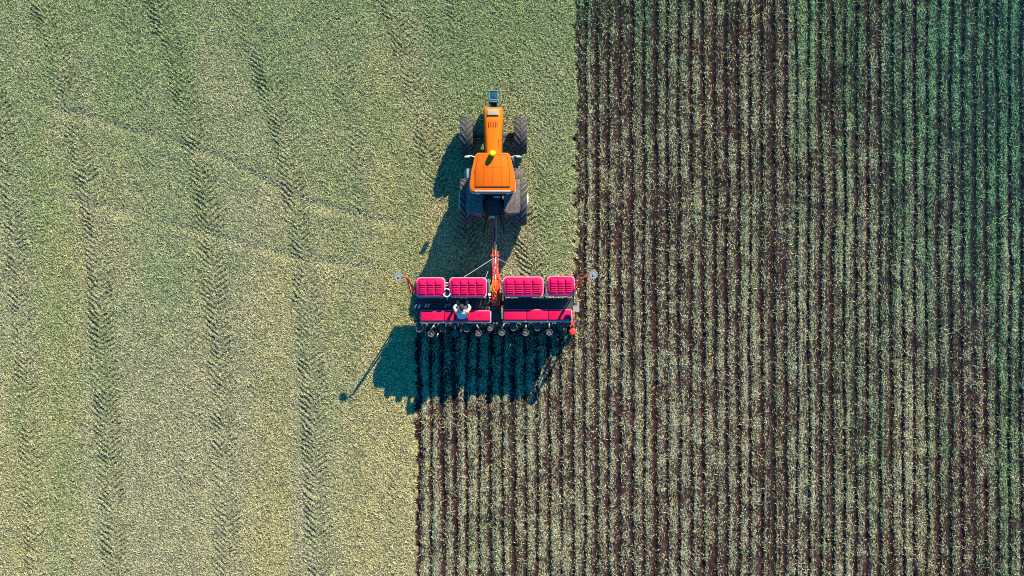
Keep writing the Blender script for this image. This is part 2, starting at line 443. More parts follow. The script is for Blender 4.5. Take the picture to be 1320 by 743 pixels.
# --- straw and grass blades --------------------------------------------
def blade_mat(name):
    m, nt, out = nodes_of(name)
    at = nt.nodes.new('ShaderNodeAttribute'); at.attribute_name = 'albedo'
    geo = nt.nodes.new('ShaderNodeNewGeometry')
    n1 = nt.nodes.new('ShaderNodeTexNoise'); n1.inputs['Scale'].default_value = 30; n1.inputs['Detail'].default_value = 2
    nt.links.new(geo.outputs['Position'], n1.inputs['Vector'])
    mr = nt.nodes.new('ShaderNodeMapRange'); mr.inputs['To Min'].default_value = 0.75; mr.inputs['To Max'].default_value = 1.25
    nt.links.new(n1.outputs['Fac'], mr.inputs['Value'])
    mx = nt.nodes.new('ShaderNodeVectorMath'); mx.operation = 'SCALE'
    nt.links.new(at.outputs['Color'], mx.inputs[0]); nt.links.new(mr.outputs['Result'], mx.inputs['Scale'])
    d = nt.nodes.new('ShaderNodeBsdfDiffuse')
    nt.links.new(mx.outputs['Vector'], d.inputs['Color'])
    nt.links.new(d.outputs['BSDF'], out.inputs['Surface'])
    return m

def blades(name, x, y, colr, L, Wd, lift, mat, comb=0.0):
    n = len(x)
    az = RNG.random(n) * 2 * PI
    al = np.where(RNG.random(n) < .5, PI / 2, -PI / 2) + RNG.normal(0, .45, n)
    az = np.where(RNG.random(n) < comb, al, az)
    # most of the straw was combed by the machine up and down the field
    dx, dy = np.cos(az), np.sin(az)
    z0 = at_grid(Z, x, y) + 0.002 + 0.012 * RNG.random(n)
    bend = (RNG.random(n) - .5) * 0.9
    mx_, my_ = x + dx * L * .5 - dy * L * bend * .35, y + dy * L * .5 + dx * L * bend * .35
    tx, ty = x + dx * L, y + dy * L
    zm = at_grid(Z, mx_, my_) + .004 + lift * (0.45 + 0.6 * RNG.random(n))
    zt = np.maximum(at_grid(Z, tx, ty) + .003 + lift * .6, z0 - .06)
    px_, py_ = -dy * Wd / 2, dx * Wd / 2
    tilt = (RNG.random(n) - .5) * Wd * 1.3
    V = np.empty((n, 4, 3))
    V[:, 0] = np.stack([x, y, z0], -1)
    V[:, 1] = np.stack([mx_ + px_, my_ + py_, zm + tilt], -1)
    V[:, 2] = np.stack([mx_ - px_, my_ - py_, zm - tilt], -1)
    V[:, 3] = np.stack([tx, ty, zt], -1)
    b = np.arange(n)[:, None] * 4
    Fq = np.concatenate([b + np.array([[0, 2, 1]]), b + np.array([[1, 2, 3]])], 1).reshape(-1, 3)
    o = raw_mesh(name, V.reshape(-1, 3), Fq, np.repeat(colr, 4, 0), mat, 3)
    o['kind'] = 'stuff'
    return o
BM_ = blade_mat('straw_blades')

# left: mown stubble
N = 1250000
x = RNG.uniform(GX0 + .3, 2.6, N); y = RNG.uniform(GY0 + .3, GY1 - .3, N)
t = tilled_mask(x, y); dep = at_grid(DEP, x, y); rel = at_grid(REL, x, y)
patch = fbm(x, y, 0.5, 810, 3)
keep = (t < -0.5) & (RNG.random(N) < (0.66 + 0.5 * (patch - .4)) * (1 - 0.30 * np.clip(dep * (1 - .6 * rel), 0, 1)))
x, y, dep = x[keep], y[keep], dep[keep]; n = len(x)
g, d, tl = at_grid(G, x, y), at_grid(D, x, y), at_grid(TL, x, y)
c = straw_colour(np.clip(g + (RNG.random(n) - .5) * .5, 0, 1), d, tl, n)
c = np.where((RNG.random(n) < .5)[:, None], c, lerp(c, (0.40, 0.36, 0.22), np.full(n, .25)))
c = c * (0.62 + 0.84 * RNG.random((n, 1)) ** 1.15)
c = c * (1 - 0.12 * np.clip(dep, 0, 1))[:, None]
diag = at_grid(DIAGF, x, y); c = lerp(c, (0.44, 0.40, 0.24), np.clip(diag * 0.4, 0, 1))
L = 0.05 + 0.10 * RNG.random(n); wd = 0.008 + 0.013 * RNG.random(n)
lift = (0.008 + 0.05 * RNG.random(n) ** 2) * (1 - .85 * np.clip(dep, 0, 1))
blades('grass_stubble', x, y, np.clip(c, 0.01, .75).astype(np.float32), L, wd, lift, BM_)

# right: chopped straw left between the sowing rows
N = 1500000
x = RNG.uniform(-3.8, GX1 - .3, N); y = RNG.uniform(GY0 + .3, GY1 - .3, N)
t = tilled_mask(x, y); cov = at_grid(COV, x, y)
patch = fbm(x, y, 0.45, 830, 3)
keep = (t > 0.5) & (RNG.random(N) < np.clip(cov * (0.70 + 1.7 * (patch - .41)), 0.02, 1))
x, y = x[keep], y[keep]; n = len(x)
g, d, tl = at_grid(G, x, y), at_grid(D, x, y), at_grid(TL, x, y)
c = straw_colour(np.clip(g + (RNG.random(n) - .5) * .8, 0, 1), d * .8, tl, n)
c = lerp(c, np.repeat(c.mean(1, keepdims=True), 3, 1) * np.array([.98, 1.02, .88]), np.full(n, .15))
c = lerp(c, (0.095, 0.30, 0.115), np.clip((g - .40) * 1.1, 0, .55))
c = c * (0.48 + 1.22 * RNG.random((n, 1)) ** 1.3)
L = 0.05 + 0.10 * RNG.random(n); wd = 0.006 + 0.010 * RNG.random(n)
blades('straw_litter', x, y, np.clip(c, 0.01, .75).astype(np.float32), L, wd, 0.006 + 0.038 * RNG.random(n) ** 1.8, BM_, 0.5)

# ================================================================== TRACTOR
TY = 2.95; TX = -0.645
tractor = thing('tractor', 'bright orange tractor with yellow roof beacon pulling the seed drill', 'tractor', (TX, TY, 0))

def tyre_mb(R, w, rim_r, lugs, lug_h):
    hw = w / 2
    prof = [(-hw * .80, rim_r), (-hw * .98, rim_r + (R - rim_r) * .35), (-hw, R * .86), (-hw * .90, R * .945), (-hw * .5, R * .975), (0, R * .98),
            (hw * .5, R * .975), (hw * .90, R * .945), (hw, R * .86), (hw * .98, rim_r + (R - rim_r) * .35), (hw * .80, rim_r)]
    mb = MB(); mb.lathe(prof, 'x', seg=48)
    return mb
def lug_mb(R, w, lugs, lug_h, sgn=1):
    mb = MB(); hw = w / 2
    for s in (-1, 1):
        for k in range(lugs):
            a0 = 2 * PI * (k + (0.5 if s > 0 else 0)) / lugs
            # a lug runs from the centre line outwards and backwards round the tread
            secs = []
            for j in range(5):
                u = j / 4.0
                xx = s * (0.02 * w + u * hw * 0.96)
                a = a0 - sgn * u * 0.62 * (w / R)
                rr = R * .978 - (0.055 * R * u ** 3)
                th = 0.055 * R * (1.0 + .25 * u)
                ring = []
                for da, dr in ((-th / R, -0.01), (th / R, -0.01), (th / R * .75, lug_h), (-th / R * .75, lug_h)):
                    ring.append(Vector((xx, (rr + dr) * math.cos(a + da), (rr + dr) * math.sin(a + da))))
                secs.append(ring)
            mb.loft(secs)
    return mb
def wheel(parent, loc, R, w, side, lugs, rim_mat):
    rr = R * .56
    mb = MB(); s = side
    mb.lathe([(-w * .38, rr + .012), (-w * .40, rr - .03), (s * w * .10, rr - .06), (s * w * .16, rr * .45), (s * w * .30, rr * .40), (s * w * .32, 0.02), (s * w * .12, 0.02), (s * w * .05, rr * .5), (-w * .3, rr - .09), (w * .36, rr - .06), (w * .40, rr - .02), (w * .38, rr + .012)], 'x', seg=36)
    for k in range(8):
        a = 2 * PI * k / 8
        mb.cyl((s * w * .27, rr * .3 * math.cos(a), rr * .3 * math.sin(a)), (s * w * .36, rr * .3 * math.cos(a), rr * .3 * math.sin(a)), .022, seg=6)
    o = mb.build('wheel', rim_mat, parent, loc=loc)
    tyre_mb(R, w, rr, lugs, .03).build('tyre', M['rubber'], o)
    lug_mb(R, w, lugs, R * .035).build('tread_lugs', M['lug'], o, smooth=False)
    return o
FY = 2.42
for s in (-1, 1):
    wheel(tractor, (s * .945, FY, .65), .65, .45, s, 17, M['grey'])
    w_ = wheel(tractor, (s * .945, .07, .82), .82, .44, s, 20, M['grey'])
    MB().lathe([(0, .02), (0, .29), (s * .07, .29), (s * .07, .02)], 'x', c=(s * .20, 0, 0), seg=32).build('wheel_weight', M['light'], w_)

# chassis, engine block, axles
mb = MB()
mb.box((0, 1.25, .80), (.46, 3.3, .42), .03); mb.box((0, .1, .85), (.62, .9, .55), .05)
mb.cyl((-.75, 0, .86), (.75, 0, .86), .13, seg=18); mb.box((0, 2.5, .78), (.5, .8, .3), .03)
mb.build('chassis', M['black'], tractor)
mb = MB()
mb.box((0, FY, .62), (1.5, .17, .16), .03); mb.box((0, FY, .72), (.3, .4, .2), .03)
for s in (-1, 1):
    mb.cyl((s * .70, FY, .45), (s * .70, FY, .85), .06); mb.cyl((s * .25, FY - .12, .66), (s * .68, FY - .17, .66), .025)
mb.build('front_axle', M['black'], tractor)

# bonnet
def hood_sec(y, hw, zt, zb, hb=None):
    hb = hb or hw * 1.12
    r = .09
    return [(-hb, y, zb), (hb, y, zb), (hb * .99, y, zb + (zt - zb) * .6), (hw, y, zt - r * .9), (hw - r * .5, y, zt - r * .25), (hw * .45, y, zt), (-hw * .45, y, zt), (-(hw - r * .5), y, zt - r * .25), (-hw, y, zt - r * .9), (-hb * .99, y, zb + (zt - zb) * .6)]
mb = MB()
mb.loft([hood_sec(3.30, .265, 1.40, .95), hood_sec(3.26, .285, 1.58, .88), hood_sec(3.14, .295, 1.70, .86), hood_sec(2.8, .29, 1.76, .86), hood_sec(2.2, .262, 1.82, .86, .30), hood_sec(1.58, .235, 1.87, .86, .29)])
hood = mb.build('hood', M['orange'], tractor, angle=50)
for s in (-1, 1):
    MB().box((s * .318, 2.25, 1.22), (.03, 1.05, .42), .01).build('side_grille', M['black'], hood)
MB().box((0, 3.075, 1.735), (.40, .23, .035), .015, rot=Matrix.Rotation(math.radians(-17), 4, 'X')).build('front_panel', M['tan'], hood)
mb = MB()
for k in range(6): MB().box((-.145 + k * .058, 2.66, 1.787), (.016, .20, .022), .004, rot=Matrix.Rotation(math.radians(-6), 4, 'X')).build('hood_vent', M['seal'], hood)
MB().box((.205, 1.95, 1.825), (.016, .40, .03), .004).build('hood_seam', M['seal'], hood)
for s in (-1, 1):
    MB().box((s * .15, 3.305, 1.22), (.15, .03, .10), .01).build('headlight', M['lamp'], hood)
MB().box((0, 3.30, 1.02), (.46, .03, .24), .01).build('grille', M['black'], hood)

# front linkage and weight block, teal paint
mb = MB()
mb.box((0, 3.42, .72), (.30, .42, .26), .02)
for s in (-1, 1):
    mb.box((s * .13, 3.50, .88), (.05, .42, .08), .015); mb.cyl((s * .13, 3.38, .95), (s * .10, 3.70, .92), .03)
mb.build('front_linkage', M['teal'], tractor)
mb = MB(); mb.prism(rounded(-.155, .155, 3.60, 3.95, .05), .45, 1.00, .03)
fw = mb.build('front_weight', M['teal'], tractor)
mb = MB()
for (a, b) in (((-.14, 3.615), (.14, 3.615)), ((.14, 3.615), (.14, 3.935)), ((.14, 3.935), (-.14, 3.935)), ((-.14, 3.935), (-.14, 3.615))):
    mb.cyl((a[0], a[1], 1.0), (b[0], b[1], 1.0), .022, seg=8)
mb.build('rim', M['teal_edge'], fw)  # lit border of the block, coloured in
MB().box((0, 3.56, .99), (.27, .05, .05), .015).build('coupling_bar', M['teal_edge'], fw)

# cab
mb = MB()
ZR = 2.70
corners = [(-.50, 1.50, -.52, 1.42), (.50, 1.50, .52, 1.42), (-.66, .34, -.68, .36), (.66, .34, .68, .36), (-.66, .80, -.66, .82), (.66, .80, .66, .82)]
for (x0, y0, x1, y1) in corners: mb.cyl((x0, y0, 1.2), (x1, y1, ZR), .045, seg=8)
mb.prism([(-.52, 1.55), (.52, 1.55), (.68, .9), (.68, .28), (-.68, .28), (-.68, .9)], 1.0, 1.32)
mb.box((0, .29, 1.5), (1.3, .05, .42), .015)
cab = mb.build('cab', M['black'], tractor)
def pane(name, pts, nrm=None):
    mb = MB(); b = [Vector(p) for p in pts]; n = (b[1] - b[0]).cross(b[2] - b[0]).normalized() * .006
    mb.loft([[p - n for p in b], [p + n for p in b]]); mb.build(name, M['glass'], cab, smooth=False)
pane('windscreen', [(-.48, 1.50, 1.34), (.48, 1.50, 1.34), (.49, 1.43, 2.66), (-.49, 1.43, 2.66)])
pane('rear_window', [(-.62, .30, 1.74), (.62, .30, 1.74), (.63, .33, 2.66), (-.63, .33, 2.66)])
for s in (-1, 1):
    pane('side_window', [(s * .665, .40, 1.34), (s * .665, .78, 1.34), (s * .665, .80, 2.66), (s * .675, .40, 2.66)])
    pane('cab_door', [(s * .665, .86, 1.34), (s * .52, 1.46, 1.34), (s * .52, 1.40, 2.66), (s * .655, .86, 2.66)])
mb = MB(); mb.box((0, .62, 1.45), (.5, .45, .14), .04); mb.box((0, .42, 1.75), (.48, .12, .55), .04); mb.build('driver_seat', M['black'], tractor)
mb = MB(); mb.lathe([(1.82, .17), (1.84, .185), (1.86, .17), (1.84, .155)], 'z', c=(0, 1.12, 0), seg=24); mb.cyl((0, 1.12, 1.83), (0, 1.3, 1.3), .03); mb.build('steering_wheel', M['black'], tractor)

# roof: flares to the rear, raised panel with seams and a hatch
ro = [(-.50, 1.55), (.50, 1.55), (.565, 1.50), (.60, 1.40), (.70, .95), (.765, .50), (.765, .36), (.73, .29), (.65, .25), (-.65, .25), (-.73, .29), (-.765, .36), (-.765, .50), (-.70, .95), (-.60, 1.40), (-.565, 1.50)]
roof = MB().prism(ro, 2.68, 2.83, .035, seg=3).build('roof', M['roof_orange'], cab, angle=50)
def rscale(k, y0=0.0, kx=None): return [(x * (kx or k), .92 + (y - .92) * k + y0) for x, y in ro]
MB().prism([(x, y) for x, y in rscale(1.02, -.03)], 2.60, 2.675).build('roof_lining', M['lip'], cab)
mb = MB(); mb.prism([(-.50, 1.50), (.50, 1.50), (.585, 1.0), (.585, .42), (-.585, .42), (-.585, 1.0)], 2.825, 2.858, .02)
mb.build('roof_panel', M['roof_orange'], cab, angle=50)
mb = MB()
ln = [((-.56, 1.0), (-.57, .435)), ((-.57, .435), (.57, .435)), ((.57, .435), (.565, 1.0)), ((-.56, 1.0), (-.475, 1.49)), ((.565, 1.0), (.475, 1.49)),
      ((-.29, 1.44), (-.29, 1.05)), ((-.29, 1.05), (.29, 1.05)), ((.29, 1.05), (.29, 1.44)), ((-.475, 1.485), (.475, 1.485)),
      ((-.30, 1.02), (-.30, .45)), ((0, 1.02), (0, .45)), ((.30, 1.02), (.30, .45)), ((0, 1.43), (0, 1.06))]
for i, (a, b) in enumerate(ln):
    th = .009 if i < 9 else .005
    a, b = Vector((*a, 2.859)), Vector((*b, 2.859)); dd = b - a
    mb.box((a + b) / 2, (dd.length, th * 2, .008), rot=Matrix.Rotation(math.atan2(dd.y, dd.x), 4, 'Z'))
mb.build('roof_seam', M['seal'], cab, smooth=False)
MB().box((0, .275, 2.845), (1.20, .045, .03), .01).build('roof_rear_edge', M['lip'], cab)
mb = MB(); mb.cyl((0, 1.52, 2.83), (0, 1.52, 2.90), .075, seg=18); bc = mb.build('beacon_base', M['black'], cab)
mb = MB(); mb.lathe([(2.90, .002), (2.90, .098), (2.98, .105), (3.04, .098), (3.085, .07), (3.10, .002)], 'z', c=(0, 1.52, 0), seg=24)
mb.build('beacon', M['yellow'], tractor)
for s in (-1, 1):
    MB().box((s * .5, .235, 2.56), (.14, .08, .10), .02).build('work_light', M['lamp'], cab)
MB().box((.12, .18, 1.62), (.24, .03, .10), .008).build('number_plate', M['white'], tractor)

# fenders
for s in (-1, 1):
    mb = MB()
    x0, x1 = sorted((s * .37, s * .93))
    mb.prism(rounded(x0, x1, -.37, .80, .09, 5), 1.60, 1.69, .045, seg=3)
    secs = []
    for k in range(6):
        a = k / 5 * 1.15
        yy, zz = -.31 - .20 * math.sin(a), 1.64 - .55 * (1 - math.cos(a)) - .25 * a
        secs.append([Vector((x0 + .03, yy, zz)), Vector((x1 - .03, yy, zz)), Vector((x1 - .03, yy + .04, zz - .03)), Vector((x0 + .03, yy + .04, zz - .03))])
    mb.loft(secs)
    mb.box((s * .40, .2, 1.35), (.04, .95, .62), .015)
    fd = mb.build('fender', M['fender'], tractor, angle=45)
    MB().box((s * .62, -.51, 1.27), (.30, .03, .10), .01).build('tail_light', M['red_lens'], fd)
# mirrors, exhaust, steps
for s in (-1, 1):
    mb = MB(); mb.tube([(s * .53, 1.48, 2.05), (s * .75, 1.53, 2.12), (s * .92, 1.52, 2.12)], .016); mb.box((s * .88, 1.50, 2.0), (.17, .035, .30), .012)
    mb.build('mirror', M['light'], tractor)
    mb = MB()
    for k in range(3): mb.box((s * (.80 + .05 * (2 - k)), 1.05, .45 + k * .27), (.28, .34, .03), .008)
    for yy in (.88, 1.22): mb.cyl((s * .93, yy, .42), (s * .74, yy, 1.1), .018)
    mb.build('step', M['grey'] if s < 0 else M['fender'], tractor)
mb = MB(); mb.cyl((.66, 1.42, 1.1), (.66, 1.42, 2.0), .065); mb.tube([(.66, 1.42, 1.95), (.66, 1.42, 2.5), (.68, 1.36, 2.62)], .04); mb.cyl((.45, 1.6, 1.15), (.66, 1.42, 1.15), .05)
mb.build('exhaust', M['fender'], tractor)
# tank
for s in (-1, 1):
    MB().box((s * .46, 1.35, .85), (.34, .6, .42), .06).build('fuel_tank', M['black'], tractor)
# rear linkage
mb = MB()
for s in (-1, 1):
    mb.cyl((s * .22, -.30, .55), (s * .36, -.98, .58), .035); mb.cyl((s * .26, -.28, 1.05), (s * .33, -.72, .62), .025); mb.box((s * .36, -1.0, .58), (.07, .12, .08), .015)
mb.box((0, -.38, 1.0), (.5, .1, .22), .02)
mb.build('rear_linkage', M['black'], tractor)
mb = MB(); mb.box((0, -.58, .46), (.12, .75, .06), .01); mb.cyl((0, -.88, .40), (0, -.88, .58), .03)
mb.build('tow_bar', M['grey'], tractor)
MB().prism([(-.13, -.50), (.08, -.50), (-.02, -.40)], 1.02, 1.06).build('hitch_plate', M['white'], tractor)

# ================================================================== SEED DRILL
c0 = W(638.5, 392, 0)
drill = thing('seed_drill', 'wide seed drill with crimson hopper lids hitched behind the orange tractor', 'seed drill', c0)
def L_(px, py, h): return W(px, py, h) - c0

# main frame
mb = MB()
a, b = L_(533, 391, .9), L_(744, 391, .9)
ymid = a.y
mb.box(((a.x + b.x) / 2, ymid, .85), (b.x - a.x, .16, .16), .015)
yr = L_(640, 414, .75).y
mb.box(((a.x + b.x) / 2, yr, .75), (b.x - a.x, .12, .14), .015)
yf = L_(640, 366, 1.2).y
mb.box(((a.x + b.x) / 2, yf, 1.15), (b.x - a.x - .2, .10, .12), .015)
for px in (538, 574, 603, 628, 650, 674, 702, 739):
    xx = L_(px, 390, 1).x
    mb.box((xx, (ymid + yr) / 2, .80), (.08, abs(ymid - yr), .10), .01)
    mb.cyl((xx, ymid, .9), (xx, yf, 1.15), .035); mb.cyl((xx, yr, .8), (xx, yr + .02, 1.3), .03)
mb.build('frame', M['frame'], drill)
# transport wheels
for px in (590, 686):
    o = MB().lathe([(-.05, .05), (-.06, .18), (.06, .18), (.05, .05)], 'x', seg=24).build('wheel', M['red'], drill, loc=Vector((L_(px, 374, .35).x, yf - .05, .38)))
    mb = MB(); mb.lathe([(-.07, .18), (-.10, .26), (-.09, .36), (0, .385), (.09, .36), (.10, .26), (.07, .18)], 'x', seg=32); mb.build('tyre', M['rubber'], o)
    MB().box((.16, .1, .38), (.05, .12, .8), .01).build('wheel_leg', M['frame'], o)
# walkway
y0, y1 = L_(640, 402, 1.2).y, L_(640, 384.5, 1.2).y
for (xa, xb) in ((536, 630), (649, 738)):
    mb = MB(); xa, xb = L_(xa, 390, 1.05).x, L_(xb, 390, 1.05).x
    n = 12
    mb.box(((xa + xb) / 2, (y0 + y1) / 2, 1.188), (xb - xa - .02, y1 - y0 - .02, .008))
    for k in range(n): mb.box(((xa + xb) / 2, y0 + (y1 - y0) * (k + .5) / n, 1.21), (xb - xa, (y1 - y0) / n * .86, .03))
    for k in range(6): mb.box((xa + (xb - xa) * (k + .5) / 6, (y0 + y1) / 2, 1.18), (.03, y1 - y0, .03))
    mb.build('walkway', M['frame'], drill, smooth=False)

# fertiliser hoppers (front row)
HT = 2.2
def hopper(x0, x1, y0, y1, ncol):
    p, q_ = L_(x0, y1, HT), L_(x1, y0, HT)
    xa, xb, ya, yb = p.x, q_.x, p.y, q_.y
    # bin tapers down to the metering unit
    secs = []
    for z, k in ((.98, .42), (1.2, .55), (1.6, .92), (2.06, .97)):
        cx, cy = (xa + xb) / 2, (ya + yb) / 2
        kx = .75 + .25 * (k - .42) / .55 - .01
        secs.append([(cx + (X_ - cx) * kx, cy + (Y_ - cy) * k, z) for X_, Y_ in rounded(xa, xb, ya, yb, .10)])
    mb = MB(); mb.loft(secs)
    o = mb.build('fertiliser_hopper', M['hopper'], drill, angle=50)
    mb = MB(); mb.prism(rounded(xa - .005, xb + .005, ya - .005, yb + .005, .14, 5), 2.055, 2.10, .012); mb.build('hopper_rim', M['rim_pink'], o)
    # domed lid of moulded panels
    lid = MB().prism(rounded(xa + .025, xb - .025, ya + .055, yb - .025, .13, 6), 2.10, 2.19, .055, seg=4).build('lid', M['lid'], o, angle=60)
    mb = MB(); ww = (xb - xa - .16); hh = yb - ya - .20
    ycut = [0, .40, .56, .72, .86, 1.0]
    for c in range(ncol):
        xs0 = xa + .08 + ww * c / ncol + .030; xs1 = xa + .08 + ww * (c + 1) / ncol - .030
        for r in range(5):
            ys1 = yb - .085 - hh * ycut[r] - .014; ys0 = yb - .085 - hh * ycut[r + 1] + .014
            zt = 2.235 - .004 * r
            mb.prism(rounded(xs0, xs1, ys0, ys1, .012, 2), 2.17 - .012 * (r == 4), zt, .012)
    mb.build('lid_panel', M['lid'], lid, angle=50)
    mb = MB()
    for c in range(ncol):
        cx = xa + .08 + ww * (c + .5) / ncol
        mb.box((cx, ya + .045, 2.125), (ww / ncol * .72, .03, .04), .008)
    mb.build('latch', M['rim_pink'], lid)
    return o
hopper(536.5, 573.5, 357.8, 383.8, 3)
hopper(579, 627.5, 357.8, 384, 4)
hopper(648.5, 700.5, 356.8, 383.2, 4)
hopper(705.5, 741, 356, 382.2, 3)

# seed hoppers (rear row)
def seed_hopper(x0, x1, y0, y1, cuts):
    h = 1.83
    p, q_ = L_(x0, y1, h), L_(x1, y0, h); xa, xb, ya, yb = p.x, q_.x, p.y, q_.y
    secs = []
    for z, k in ((1.0, .5), (1.35, .7), (1.73, .98)):
        cy = (ya + yb) / 2
        secs.append([(X_, cy + (Y_ - cy) * k, z) for X_, Y_ in rounded(xa, xb, ya, yb, .05, 3)])
    mb = MB(); mb.loft(secs); o = mb.build('seed_hopper', M['hopper'], drill, angle=50)
    mb = MB(); mb.box(((xa + xb) / 2, ya + .035, 1.75), (xb - xa, .07, .05), .015); mb.build('hopper_rail', M['grey'], o)
    edges = [0] + cuts + [1]
    for e0, e1 in zip(edges, edges[1:]):
        l0 = xa + .03 + (xb - xa - .06) * e0 + .002; l1 = xa + .03 + (xb - xa - .06) * e1 - .002
        mb = MB(); mb.prism(rounded(l0, l1, ya + .075, yb - .005, .035, 3), 1.735, 1.825, .03, seg=3)
        ld = mb.build('lid', M['lid_rear'], o, angle=60)
        mb = MB(); mb.box(((l0 + l1) / 2, yb - .012, 1.795), (l1 - l0 - .05, .028, .03), .008)
        mb.build('lid_rib', M['rim_pink'] if 0 else M['lid'], ld)
        mb = MB(); mb.box(((l0 + l1) / 2, yb + .006, 1.77), (l1 - l0 - .02, .02, .05), .006); mb.build('lid_edge', M['rim_pink'], ld)
    MB().box((xb - .012, (ya + yb) / 2, 1.78), (.03, (yb - ya) * .9, .07), .01).build('end_plate', M['light'], o)
    return o
sh_l = seed_hopper(541, 633, 401, 417, [.34, .66])
sh_r = seed_hopper(648, 737.5, 399.5, 415.8, [.34, .66])

# row units: parallel arm, opener disc, press wheel, round cup on top
def row_unit(px, py, parent):
    c = L_(px, py, .62); x = c.x; t = L_(px, py, 1.60)
    mb = MB()
    for s in (-1, 1):
        mb.box((x + s * .045, (yr + c.y) / 2 + .02, .55), (.018, abs(yr - c.y) + .15, .07), .006)
    mb.box((x, (yr + c.y) / 2, .42), (.06, .42, .16), .015); mb.cyl((x, yr - .03, .5), (x, yr - .03, .8), .03); mb.tube([(x, c.y, .45), (x, c.y, 1.0), t - Vector((0, 0, .10))], .035); mb.tube([(x, yr, .78), (x, yr - .02, 1.5), (t.x, t.y + .05, 1.50)], .022)
    u = mb.build('row_unit', M['frame'], parent)
    mb = MB(); mb.lathe([(-.006, .02), (-.004, .19), (.004, .19), (.006, .02)], 'x', c=(x - .02, yr - .06, .155), seg=28); mb.build('opener_disc', M['disc'], u)
    mb = MB(); mb.lathe([(-.035, .03), (-.04, .13), (-.02, .165), (.02, .165), (.04, .13), (.035, .03)], 'x', c=(x, c.y - .02, .14), seg=28)
    mb.cyl((x + .06, c.y - .02, .14), (x + .06, c.y + .12, .5), .018); mb.build('press_wheel', M['rubber'], u)
    mb = MB(); mb.lathe([(-.14, .05), (-.10, .09), (-.03, .112), (.0, .112), (.0, .094), (-.02, .088), (-.02, .002), (-.14, .002)], 'z', c=t, seg=28)
    mb.build('seed_cup', M['cap'], u)
    mb = MB(); mb.lathe([(-.006, .099), (-.006, .114), (.010, .114), (.010, .099)], 'z', c=t, seg=28); mb.cyl(t + Vector((0, 0, -.025)), t + Vector((0, 0, .006)), .03)
    mb.build('cup_rim', M['cap_rim'], u)
    return u
cups = [(540.4, 424.3), (555.8, 430.3), (570.8, 424.3), (586.5, 430), (601.4, 424), (616.7, 429.5), (631.8, 422.8),
        (647.1, 428.7), (662, 422.3), (677.6, 429), (692.8, 422.5), (708, 428.4), (723, 421.5), (738.3, 428.2)]
for i, (px, py) in enumerate(cups[:-1]):
    row_unit(px, py, drill)
u = row_unit(*cups[-1], drill)
cc = L_(738.3, 428.2, 1.63)
mb = MB(); mb.lathe([(-.02, .002), (-.02, .10), (.02, .125), (.07, .12), (.11, .08), (.12, .002)], 'z', c=cc, seg=24); mb.build('red_cap', M['hose_red'], u)
mb = MB(); mb.tube([L_(736, 401, 1.5), L_(739.5, 405, 1.45), L_(737, 412, 1.6), L_(738, 422, 1.62)], .035); mb.tube([L_(734, 414, 1.65), L_(741, 421, 1.68)], .022); mb.tube([L_(742, 413, 1.65), L_(735, 421, 1.72)], .022)
mb.build('red_strut', M['red'], u)
# small pale levers above the row units
for (x0, y0_, x1, y1_) in ((559.5, 419.5, 555.8, 424.3), (586.8, 420, 586.6, 424), (614.5, 419, 617, 423.4), (650.5, 416.5, 647, 423), (678, 419.5, 678, 423), (708, 417, 708, 422.5), (595, 424, 594, 428), (564.6, 430, 563.3, 434)):
    MB().tube([L_(x0, y0_, 1.72), L_((x0 + x1) / 2, (y0_ + y1_) / 2, 1.76), L_(x1, y1_, 1.70)], .022).build('lever', M['grey'], drill)
# fittings on the walkway
for (x0, y0_) in ((536, 394.5), (540.5, 395), (549, 394), (552.5, 393.8), (575, 394.4), (579, 393.5)):
    p = L_(x0, y0_, 1.32)
    MB().tube([p + Vector((-.03, -.06, -.06)), p, p + Vector((.04, .05, .02))], .022).build('hose_fitting', M['light'], drill)
for (x0, y0_) in ((603.5, 391.5), (660, 399), (669, 399.5)):
    MB().box(L_(x0, y0_, 1.1), (.06, .05, .08), .01).build('bracket', M['light'], drill)
for k in range(14):
    px = cups[k][0] + 3.5
    MB().tube([L_(px, 402, 1.25), L_(px + .8, 409, 1.2), L_(px - 1.5, 420, 1.25), L_(px - 3.2, cups[k][1] - 1.5, 1.35)], .028).build('seed_hose', M['hose_black'], drill)
    mb = MB(); mb.box(L_(cups[k][0] + 6.5, 419.5, 1.3), (.10, .12, .14), .02); mb.box(L_(cups[k][0] + 6.5, 423.5, 1.1), (.05, .22, .05), .01); mb.build('row_bracket', M['frame'], drill)
# coiled hose in the gap between two lids
mb = MB(); cR = L_(576, 377.6, 2.1)
for j in range(3): mb.tube([cR + Vector((.125 * math.cos(2 * PI * k / 24), .135 * math.sin(2 * PI * k / 24), .03 * j)) for k in range(25)], .017, 6)
mb.build('coiled_hose', M['white'], drill)
MB().tube([L_(576.3, 382, 2.05), L_(576.5, 386, 1.6), L_(577, 388, 1.1)], .02).build('hose', M['white'], drill)
mb = MB()
for yy in (365, 368.5): mb.box(L_(576.2, yy, 2.0), (.12, .03, .03), .008)
mb.build('hopper_tie', M['light'], drill)
mb = MB(); mb.box(L_(703.3, 381, 1.95), (.10, .09, .08), .02); mb.tube([L_(699, 367, 1.9), L_(703, 370, 2.0), L_(706, 366, 1.9)], .018); mb.build('hopper_tie', M['light'], drill)
# grey end steps
for (xa, s) in ((740.5, 1),):
    mb = MB(); p = L_(xa, 396, .6)
    for k in range(3): mb.box((p.x + s * .04, p.y, .35 + k * .28), (.22, .34, .025))
    for yy in (-.17, .17): mb.cyl((p.x + s * .14, p.y + yy, .3), (p.x - s * .02, p.y + yy, 1.05), .015)
    mb.build('ladder', M['grey'], drill)

